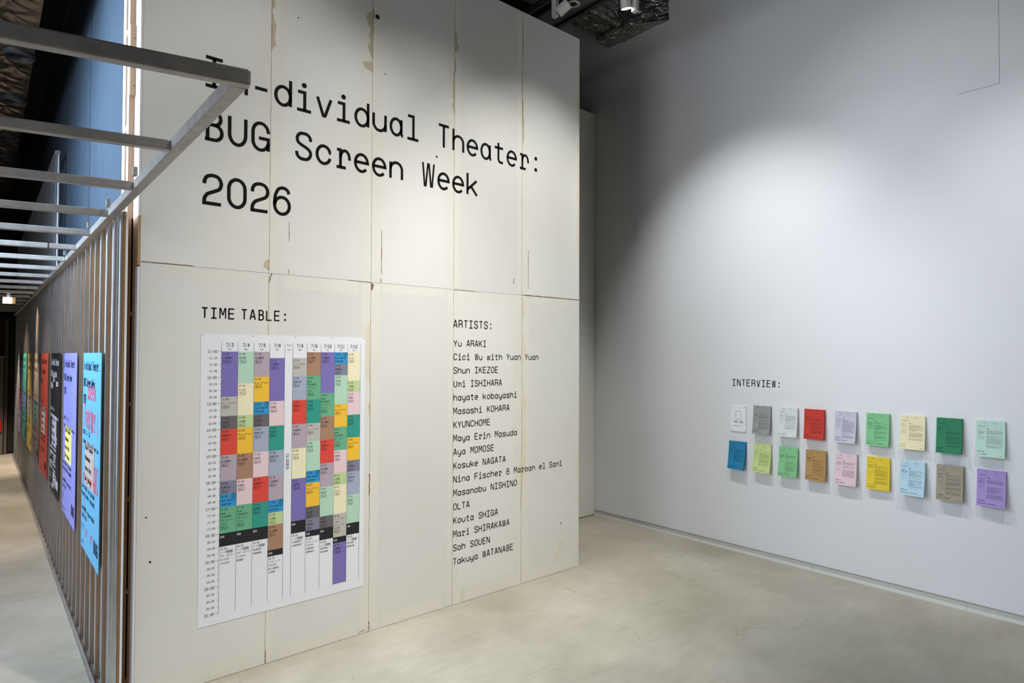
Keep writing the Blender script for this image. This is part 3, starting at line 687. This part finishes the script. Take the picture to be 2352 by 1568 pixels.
# ceiling rails, soffit and lamps at the top of the text wall
zc = 6.6
tr = empty('trim_4', (0, 0, 0)); tag(tr, kind='structure')
g = MB(); g.box((4.30, -9, zc), (4.53, 1.3, zc+.12)); g.build('soffit_strip', M_DGREY, tr)
g = MB(); g.box((4.545, -9, zc+.02), (4.60, 1.3, zc+.1)); g.box((4.625, -9, zc), (4.68, 1.3, zc+.06)); g.build('lighting_track', mat('track_dark', (40, 41, 39), .5), tr)
g = MB(); g.box((4.14, -9, zc), (4.18, 1.3, zc+.08)); g.build('lighting_track', mat('track_dark', (40, 41, 39), .5), tr)
g = MB(); g.box((3.2, .35, zc+.3), (4.1, .5, zc+.5)); g.box((2.0, -.2, zc+.5), (4.1, -.05, zc+.8)); g.build('steel_beam', mat('black_steel', (34, 36, 40), .45, var=.1), tr)
dl = empty('downlight', (4.41, -.03, zc)); tag(dl, 'round recessed downlight with mirrored reflector in the grey soffit', 'downlight')
g = MB(); n = 32
def ring(g, r0, z0, r1, z1, c=(0, 0, 0)):
    for i in range(n):
        A, B = 2*math.pi*i/n, 2*math.pi*(i+1)/n
        P = lambda r, z, t: (c[0]+r*math.cos(t), c[1]+r*math.sin(t), c[2]+z)
        g.q(P(r0, z0, A), P(r0, z0, B), P(r1, z1, B), P(r1, z1, A))
ring(g, .078, -.001, .068, -.008); ring(g, .078, .0, .078, -.001); g.build('rim', M_LAMPW, dl)
g = MB(); ring(g, .068, -.008, .040, -.003); g.build('reflector', mat('mirror_reflector', (225, 225, 225), .12, 1, var=.02), dl, smooth=True)
g = MB(); g.q(*[(.041*math.cos(2*math.pi*i/n), .041*math.sin(2*math.pi*i/n), -.0028) for i in range(n)]); g.build('lamp', M_HOLE, dl)
def track_lamp(px, label, base, head_c, head_d, lit):
    t = empty('track_spotlight', base); tag(t, label, 'spotlight')
    B = Vector(base); g = MB(); g.box((-.028, -.035, -.20), (.028, .035, .0)); g.build('driver_box', M_LAMPW, t, bevel=.004)
    c = Vector(head_c)-B; d = Vector(head_d).normalized()
    g = MB(); g.tube(c-d*.075, c+d*.075, .062, 28, cap=False); g.q(*[c-d*.075+(d.orthogonal().normalized()*math.cos(2*math.pi*i/28)+d.cross(d.orthogonal().normalized())*math.sin(2*math.pi*i/28))*.062 for i in range(28)])
    h = g.build('lamp_head', M_LAMPW, t)
    g = MB(); e1 = d.orthogonal().normalized(); e2 = d.cross(e1); g.q(*[c+d*.066+(e1*math.cos(2*math.pi*i/28)+e2*math.sin(2*math.pi*i/28))*.06 for i in range(28)])
    g.build('lens', mat('lit_lens', (255, 255, 250), .4, emit=5) if lit else M_HOLE, h)
track_lamp(0, 'pale track spotlight tilted away from the camera beside the round downlight', (4.19, .05, 6.6), (4.25, -.02, 6.5), (-.35, .75, -.55), False)
track_lamp(1, 'lit track spotlight glowing below the foil duct', (4.80, -.63, 6.6), (4.72, -.56, 6.52), (.30, .10, -.95), True)

# ------------------------------------------------------------------ lettering on the text wall
pw = lambda x, z: (x, -.0012, z)
tt = empty('title_lettering', (.41, -.001, 3.6)); tag(tt, 'large black three line exhibition title across the pale text wall', 'lettering')
ADV, GW, CAP, ST = .1770, .1475, .242, .0265
for s, z in (('In-dividual Theater:', 4.500), ('BUG Screen Week', 4.090), ('2026', 3.601)):
    ln = empty('title_line', (0, 0, 0), tt)
    for i, ch in enumerate(s):
        if ch == ' ': continue
        g = MB(); ox = .478+ADV*i-GW/2
        glyph(g, ch, lambda u, v: (u-.41, -.0004, v-3.6), ox, z, GW, CAP, ST); g.build('letter', M_INK, ln)
h = empty('timetable_heading', (.41, -.001, 2.737)); tag(h, 'small black heading TIME TABLE above the timetable poster', 'lettering')
for i, ch in enumerate('TIMETABLE:'):
    g = MB(); ox = .432+.0645*i-.025+(.0305 if i > 3 else 0); glyph(g, ch, lambda u, v: (u-.41, -.0004, v-2.737), ox, 2.737, .05, .086, .0105); g.build('letter', M_INK, h)
al = empty('name_list', (2.73, -.001, .39)); tag(al, 'column of charcoal names under the heading ARTISTS on the text wall', 'lettering')
def lmesh(name, s, x, z, cap, adv, W, st, parent, org, m_):
    g = MB(); text(g, s, lambda u, v: (u-org[0], -.0004, v-org[2]), x, z, cap, adv, W, st); return g.build(name, m_, parent)
lh = empty('list_heading', (0, 0, 0), al)
for i, ch in enumerate('ARTISTS:'): lmesh('letter', ch, 2.728+.0646*i, 2.738, .083, .0646, .052, .0105, lh, al.location, M_INKG)
for i, s in enumerate(['Yu ARAKI', 'Cici Wu with Yuan Yuan', 'Shun IKEZOE', 'Umi ISHIHARA', 'hayate kobayashi', 'Masashi KOHARA', 'KYUNCHOME', 'Maya Erin Masuda', 'Aya MOMOSE', 'Kosuke NAGATA', 'Nina Fischer & Maroan el Sani', 'Masanobu NISHINO', 'OLTA', 'Kouta SHIGA', 'Mari SHIRAKAWA', 'Soh SOUEN', 'Takuya WATANABE']):
    ln = empty('name_line', (0, 0, 0), al); col_ = 0
    for wd_ in s.split(' '):
        lmesh('word', wd_, 2.733+.0004*i+.0530*col_, 2.552-.1351*i, .069, .0530, .0445, .0088, ln, al.location, M_INKG); col_ += len(wd_)+1
# heading on the white wall
ih = empty('interview_heading', (XW-.001, -.857, 2.09)); tag(ih, 'small black heading INTERVIEW above the paper pads on the white wall', 'lettering')
for i, ch in enumerate('INTERVIEW:'):
    g = MB(); glyph(g, ch, lambda u, v: (-.0004, -u, v), .0655*i, 0, .050, .088, .0105); g.build('letter', M_INK, ih)

# ------------------------------------------------------------------ timetable poster
CC = dict(purple=(128, 114, 184), mint=(184, 220, 196), mauve=(184, 168, 180), beige=(194, 190, 182), dark=(106, 102, 106), red=(226, 74, 60), slate=(134, 132, 154), blue=(48, 152, 208), green=(108, 178, 138), cream=(244, 236, 198), lime=(196, 216, 156), yellow=(248, 196, 58), brown=(172, 132, 106), pink=(236, 208, 212), steel=(168, 176, 196), teal=(48, 156, 138), black=(28, 30, 34))
NA = dict(K=('purple', '小原真史', 105), A=('mint', '荒木悠', 75), N=('mauve', '永田康祐', 60), S=('beige', 'ソー・ソウエン', 45), I=('dark', '石原海', 30), W=('red', '渡邊拓也', 60), G=('slate', '志賀耕太', 30), C=('blue', None, 30), F=('green', None, 60), O=('cream', 'オル太', 75), H=('lime', '小林颯', 30), Y=('yellow', 'キュンチョメ', 60), R=('brown', '白川真吏', 60), M=('pink', '百瀬文', 60), T=('steel', '西野正将', 60), E=('teal', '池添俊', 60), X=('black', '転換', 0))
DAYS = [('7/3', 'Fri', 11, 'K12.75 S13.5 I14 W15 N16 G16.5 C17 F18 X18.5', ['マヤ・エリン・', 'マスダ×', '小川公代'], 1),
 ('7/4', 'Sat', 11, 'A12.25 O13.5 H14 Y15 R16 M17 F18 X18.5', ['マヤ・エリン・', 'マスダ×', '百瀬文'], 1),
 ('7/5', 'Sun', 11, 'N12 Y13 C13.5 I14 T15 M16 W17 E18 X18.5', ['池添俊×', '伊藤亜紗'], 1),
 ('7/6', 'Mon', 11.25, 'K13 M14 E15 T16 N17 C17.5 H18 R19 X19.25', ['白川真吏×', '小林颯'], 2),
 ('7/7', 'Tue', 0, '', [], 0),
 ('7/8', 'Wed', 11.25, 'S12 T13 W14 N15 O16.25 K18 X18.5', ['小原真史×', '山城知佳子'], 1),
 ('7/9', 'Thu', 11, 'R12 F13 E14 S14.75 A16 C16.5 Y17.5 I18 G18.5 X18.75', ['石原海×', '志賀耕太'], 2),
 ('7/10', 'Fri', 11, 'K12.75 F13.75 R14.75 W15.75 N16.75 A18 I18.5 X19', ['石原海×', '青木優城'], 1),
 ('7/11', 'Sat', 11, 'C11.5 G12 A13.25 Y14.25 F15.25 M16.25 H16.75 O18 S19 X19.25 K21', [], 0),
 ('7/12', 'Sun', 11, 'O12.25 H12.75 M13.75 E14.75 Y15.75 G16.25 T17.25 A18.5 X19', ['荒木悠×', '西野正将'], 1)]
XS = [.554, .676, .798, .921, 1.043, 1.109, 1.231, 1.354, 1.476, 1.598, 1.720]
tz = lambda h_: 2.488-.19890*(h_-11)
po = empty('timetable_poster', (.408, -.004, .42)); tag(po, 'large white timetable sheet with coloured screening blocks on the text wall', 'poster')
PO = Vector((.408, 0, .42))
def lay(dy): return lambda u, v: (u-PO.x, -dy, v-PO.z)
g = MB()
g.box((0, .0006, 0), (1.358, .0016, 2.201))
sheet = g.build('sheet', M_PAPERW, po)
for x in (.012, .38, .72, 1.04, 1.345):
    g = MB(); g.tube((x, .001, 2.193), (x, -.003, 2.193), .0026, 10); g.build('pin', M_STEEL, po)
M_PR = mat('print_grey', (48, 50, 56), .75, spec=.2); M_RULE = mat('rule_grey', (92, 94, 102), .7)
def fmt(h_): return '%d:%02d' % (int(h_), round((h_ % 1)*60))
g = MB()
for k in range(41):
    h_ = 11+k/4; z = tz(h_); s = fmt(h_)
    if k % 4 == 0: text(g, s, lay(.0008), .455, z-.0102, .0205, .0140, .0110, .0023); xs = .530
    else: text(g, s, lay(.0008), .468, z-.008, .016, .0114, .0090, .0019); xs = .541
    g.q(*[lay(.0008)(*p) for p in ((xs, z-.0007), (.554, z-.0007), (.554, z+.0007), (xs, z+.0007))])
g.build('time_scale', M_PR, po)
def short(s): return ''.join(s)
for d, (day, dow, st0, seq, talk, kind) in enumerate(DAYS):
    x0, x1 = XS[d], XS[d+1]; w_ = x1-x0
    colo = empty('day_column', (0, 0, 0), po)
    g = MB()
    closed = d == 4
    ad = .0195 if not closed else .0125
    wd = {3: 3*ad, 4: 4*ad}.get(len(day)); xx = x0+w_/2-wd/2+.002
    for i, ch in enumerate(day): glyph(g, ch, lay(.0008), xx+i*ad*(1 if len(day) == 3 else .92), 2.524 if not closed else 2.53, ad*.8, .030 if not closed else .02, .0036 if not closed else .002)
    text(g, dow, lay(.0008), x0+w_/2-.0135, 2.501, .0115, .0092, .0076, .0014)
    for xr in ((x0, x1) if d in (3, 4, 9) else (x0,)):
        g.q(*[lay(.0009)(*p) for p in ((xr-.0008, .492), (xr+.0008, .492), (xr+.0008, 2.557), (xr-.0008, 2.557))])
    if closed:
        for i, ch in enumerate('CLOSED'):       # reads downwards
            glyph(g, ch, lambda u, v: lay(.0008)(1.062+.028-(0)+(v-0)*1-.028, 1.655-u), i*.0215, 0, .0175, .024, .0034)
    g.build('column_head', M_PR, colo)
    t = st0
    for tok in seq.split():
        key, end = tok[0], float(tok[1:]); cname, nm, mins = NA[key]
        g = MB(); za, zb = tz(t), tz(end)
        g.q(*[lay(.0005)(*p) for p in ((x0+.0006, zb+.0004), (x1-.0006, zb+.0004), (x1-.0006, za), (x0+.0006, za))])
        g.cur = 1
        if key == 'X':
            jtext(g, nm, lay(.0012), x0+.007, za-.034, .030, .018)
        else:
            narrow = .94 if d > 4 else 1
            text(g, fmt(t)+'-', lay(.0012), x0+.007, za-.026, .0165, .0098*narrow, .0080*narrow, .0018)
            zz = za-.058
            if key == 'C':
                text(g, 'Cici Wuwith', lay(.0012), x0+.006, za-.056, .016, .0097*narrow, .0080*narrow, .0020); text(g, 'YuanYuan', lay(.0012), x0+.006, za-.084, .016, .0097*narrow, .0080*narrow, .0020)
                zz = None; g.cur = 1
                P = arc(x1-.021, za-.019, .019, .017, 0, 360, 24)[:-1]; R = ribbon(P, .001, True)
                for i in range(len(R)): a, b = R[i], R[(i+1) % len(R)]; g.q(lay(.0012)(*a[1]), lay(.0012)(*b[1]), lay(.0012)(*b[0]), lay(.0012)(*a[0]))
                text(g, '30', lay(.0012), x1-.030, za-.018, .012, .0092, .0078, .0017); text(g, 'min', lay(.0012), x1-.032, za-.030, .009, .0075, .0062, .0013)
            elif key == 'F':
                text(g, 'Nina', lay(.0012), x0+.007, za-.055, .016, .0095*narrow, .0078*narrow, .0018); text(g, 'FISCHER+', lay(.0012), x0+.007, za-.081, .016, .0105*narrow, .0086*narrow, .0018)
                jtext(g, 'マヤ・エリン・', lay(.0012), x0+.007, za-.108, .092*narrow, .017); jtext(g, 'マスダ', lay(.0012), x0+.007, za-.134, .044*narrow, .017); zz = za-.142
            else:
                wj = min(.0178*len(nm), w_-.014)*narrow
                if key == 'S' and end == 19:
                    jtext(g, nm, lay(.0012), x0+.007, za-.05, .092, .015)
                    for q_, t_ in enumerate(('(上映・', 'パフォーマンス', '予約不要)')): jtext(g, t_, lay(.0012), x0+.007, za-.078-.026*q_, (.052, .092, .056)[q_], .015)
                    zz = za-.136
                else:
                    jtext(g, nm, lay(.0012), x0+.007, za-.057, wj, .0185 if nm[0] not in 'ソキオ' else .0165); zz = za-.064
            if zz is not None:
                pw_, ph = (.066 if mins > 99 else .056)*narrow, .026; cx0, cz0 = x0+.006, zz-ph
                P = arc(cx0+pw_-ph/2, cz0+ph/2, ph/2, ph/2, -90, 90, 8)+arc(cx0+ph/2, cz0+ph/2, ph/2, ph/2, 90, 270, 8)
                R = ribbon(P, .0008, True)
                for i in range(len(R)): a, b = R[i], R[(i+1) % len(R)]; g.q(lay(.0012)(*a[1]), lay(.0012)(*b[1]), lay(.0012)(*b[0]), lay(.0012)(*a[0]))
                mi_ = 60 if (key == 'S' and end == 19) else mins
                if d == 8 and key == 'K': mi_ = 105
                text(g, str(mi_), lay(.0012), cx0+.010, cz0+.006, .0135, .0088, .0074, .0018); text(g, 'min', lay(.0012), cx0+.010+.0092*len(str(mi_)), cz0+.006, .011, .0080, .0066, .0014)
        g.build('time_slot', [mat('print_'+cname+'_slot', CC[cname], .65, var=.02, vscale=4), M_PAPERW if key == 'X' else M_PR], colo)
        t = end
    if talk:
        g = MB(); za = tz(t); text(g, fmt(t)+'-', lay(.0008), x0+.007, za-.026, .0165, .0098, .0080, .0016)
        z = za-.052
        if kind == 1:
            jtext(g, 'トーク', lay(.0008), x0+.007, z, .038, .014)
            g.cur = 1; g.q(*[lay(.0006)(*p) for p in ((x0+.050, z-.005), (x0+.100, z-.005), (x0+.100, z+.020), (x0+.050, z+.020))]); g.cur = 0
            jtext(g, '予約制', lay(.0011), x0+.053, z, .044, .0145)
        else:
            jtext(g, 'アフタートーク', lay(.0008), x0+.007, z, .095, .014); z -= .026; jtext(g, '(予約不要)', lay(.0008), x0+.007, z, .062, .013)
        for l_ in talk:
            z -= .028; jtext(g, l_, lay(.0008), x0+.007, z, min(.0175*len(l_), w_-.012), .0165)
        g.build('talk_note', [M_PR, mat('tag_grey', (190, 192, 198), .7)], colo)

# ------------------------------------------------------------------ interview pads on the white wall
PADS = [[None, ('grey', (150, 152, 150), '石原 海', 'Umi ISHIHARA'), ('off-white', (214, 222, 218), 'ソー・ソウエン', 'Soh SOUEN'), ('red', (214, 44, 28), '渡邊拓也', 'Takuya WATANABE'), ('lavender', (196, 194, 212), '永田康祐', 'Kosuke NAGATA'), ('leaf green', (120, 200, 134), 'マヤ・エリン・マスダ', 'Maya Erin Masuda'), ('cream', (236, 224, 178), 'オル太', 'OLTA'), ('dark green', (30, 128, 84), '池添 俊', 'Shun IKEZOE'), ('mint', (182, 218, 204), '荒木 悠', 'Yu ARAKI')],
 [('blue', (10, 128, 180), None, 'Cici Wu with'), ('lime green', (200, 222, 136), '小林 颯', 'hayate kobayashi'), ('fresh green', (126, 204, 136), None, 'Nina Fischer &'), ('tan', (184, 140, 76), '白川真吏', 'Mari SHIRAKAWA'), ('pink', (230, 198, 208), '百瀬 文', 'Aya MOMOSE'), ('yellow', (240, 206, 32), 'キュンチョメ', 'KYUNCHOME'), ('pale blue', (178, 214, 230), '西野正将', 'Masanobu NISHINO'), ('taupe', (158, 148, 128), '志賀耕太', 'Kouta SHIGA'), ('purple', (162, 136, 206), '小原真史', 'Masashi KOHARA')]]
PWD, PHT = .224, .343
rnd = random.Random(21)
def add_nail(x_, z_, parent, ln=.035):
    g = MB(); g.tube((-.001, x_, z_), (-ln, x_, z_+.004), .0016, 8); g.tube((-ln, x_, z_+.004), (-ln-.001, x_, z_+.004), .0035, 10); return g.build('nail', M_STEEL, parent)
def pad(r, c, spec):
    nm, rgb, jn, en = spec; gm = sum(rgb)/3; rgb = tuple(min(255, c+(gm-c)*.14+4) for c in rgb); ytop = (-1.155, -1.483, -1.79, -2.13, -2.456, -2.783, -3.11, -3.436); yb = (-.83, -1.157, -1.483, -1.807, -2.133, -2.455, -2.783, -3.107, -3.438)
    y0 = ytop[c-1] if r == 0 else yb[c]; zt = 1.860 if r == 0 else 1.393
    o = empty('paper_pad', (XW, y0, zt))
    th = rnd.uniform(.016, .038); cb = rnd.uniform(.025, .05); cr_ = rnd.uniform(-.008, .02)
    wmul = .955 if nm == 'dark green' else 1
    W_ = PWD*wmul
    def nrm(u, v):    # distance of the front sheet from the wall; v from 0 at the top to 1 at the foot
        a = u/W_
        return th+.006 + cb*v**1.6 + cr_*a*v**2 + .004*math.sin(a*3.1)*v
    def front(u, v, off=0.): return (-(nrm(u, v)+off), -u, -v*PHT)
    g = MB(); nu, nv = 5, 9
    GF = {(i, j): front(W_*i/nu, j/nv) for i in range(nu+1) for j in range(nv+1)}
    GB = {}
    for (i, j), p in GF.items():
        v = j/nv; back = max(.003, nrm(W_*i/nu, v)-th*(1+.25*v)); GB[i, j] = (-back, p[1], p[2])
    for i in range(nu):
        for j in range(nv):
            g.q(GF[i, j+1], GF[i+1, j+1], GF[i+1, j], GF[i, j]); g.q(GB[i, j], GB[i+1, j], GB[i+1, j+1], GB[i, j+1])
    for j in range(nv): g.q(GF[0, j], GB[0, j], GB[0, j+1], GF[0, j+1]); g.q(GF[nu, j+1], GB[nu, j+1], GB[nu, j], GF[nu, j])
    for i in range(nu): g.q(GB[i, 0], GF[i, 0], GF[i+1, 0], GB[i+1, 0]); g.q(GF[i, nv], GB[i, nv], GB[i+1, nv], GF[i+1, nv])
    g.build('paper_stack', mat('paper_'+nm, rgb, .75, var=.02, vscale=10), o)
    g = MB(); pl = lambda u, z: front(u, z/PHT, .0009)     # z measured downwards
    up_ = lambda u, z: pl(u, -z)
    def bars(u0, u1, z0, z1, step, h_):
        z = z0
        while z < z1:
            if rnd.random() > .12:
                u = u0; ue = u1 if rnd.random() > .25 else u0+(u1-u0)*rnd.uniform(.3, .9)
                while u < ue:
                    l_ = min(rnd.uniform(.006, .03), ue-u)
                    g.q(pl(u, z+h_), pl(u+l_, z+h_), pl(u+l_, z), pl(u, z)); u += l_+.002
            else: z += step*.6
            z += step
    bars(.014, .074, .046, .058, .006, .0012); bars(.014, .066, .085, .125, .0052, .0014); bars(.014, .064, .14, .19, .0085, .001)
    bars(.080, .205, .095, rnd.uniform(.24, .29), .0062, .0016)
    g.q(pl(.082, .081), pl(.100, .081), pl(.100, .075), pl(.082, .075))
    if jn: jtext(g, jn, up_, .012, -PHT+.044, min(.0145*len(jn), .1), .014)
    cap = .0125; ad = .0100
    if nm == 'blue': text(g, 'Cici Wu with', up_, .012, -PHT+.034, cap, ad, .0082, .0018); text(g, 'Yuan Yuan', up_, .012, -PHT+.014, cap, ad, .0082, .0018)
    elif nm == 'fresh green': text(g, 'Nina Fischer &', up_, .012, -PHT+.034, cap, ad, .0082, .0018); text(g, 'Maroan el Sani', up_, .012, -PHT+.014, cap, ad, .0082, .0018)
    elif nm == 'dark green': text(g, 'Shun', up_, .012, -PHT+.028, cap, ad, .0082, .0018); text(g, 'IKEZOE', up_, .012, -PHT+.010, cap, ad, .0082, .0018)
    else: text(g, en, up_, .012, -PHT+.020, cap, ad, .0082, .0018)
    g.q(pl(.187, PHT-.014), pl(.202, PHT-.014), pl(.202, PHT-.018), pl(.187, PHT-.018))
    d_ = [int(x*.46) for x in rgb]
    g.build('printed_text', mat('ink_on_'+nm, d_, .7), o)
    add_nail(-.066, -.018, o, th+.05); add_nail(-.145, -.020, o, th+.05)
    return o
for r in range(2):
    for c in range(9):
        sp_ = PADS[r][c]
        if sp_ is None:
            o = empty('notice_board', (XW, -.838, 1.843)); tag(o, 'white notice TAKE FREE screwed to the wall left of the paper pads', 'sign')
            g = MB(); g.box((-.014, -.212, -.326), (-.002, 0, 0)); g.build('board', M_PAPERW, o, bevel=.003)
            g = MB(); pl = lambda u, v: (-.0150, -u, v)
            P = [(.075, -.072), (.141, -.072), (.141, -.172), (.075, -.172)]; R = ribbon(P, .0014, True)
            for i in range(4): a, b = R[i], R[(i+1) % 4]; g.q(pl(*a[0]), pl(*a[1]), pl(*b[1]), pl(*b[0]))
            text(g, 'TAKE FREE', pl, .044, -.216, .024, .0152, .0120, .0034); jtext(g, 'ご自由にお持ちください', pl, .048, -.262, .116, .011); g.build('printed_text', M_PR, o)
            for u, v in ((.014, -.012), (.196, -.014), (.016, -.308), (.198, -.312)):
                g = MB(); g.tube((-.013, -u, v), (-.017, -u, v), .004, 12); g.build('screw', M_STEEL, o)
            continue
        o = pad(r, c, sp_)
        row = 'upper' if r == 0 else 'lower'
        tag(o, '%s paper pad hanging on two nails in the %s row on the white wall' % (sp_[0], row), 'pad', 'coloured paper pads on the white wall')
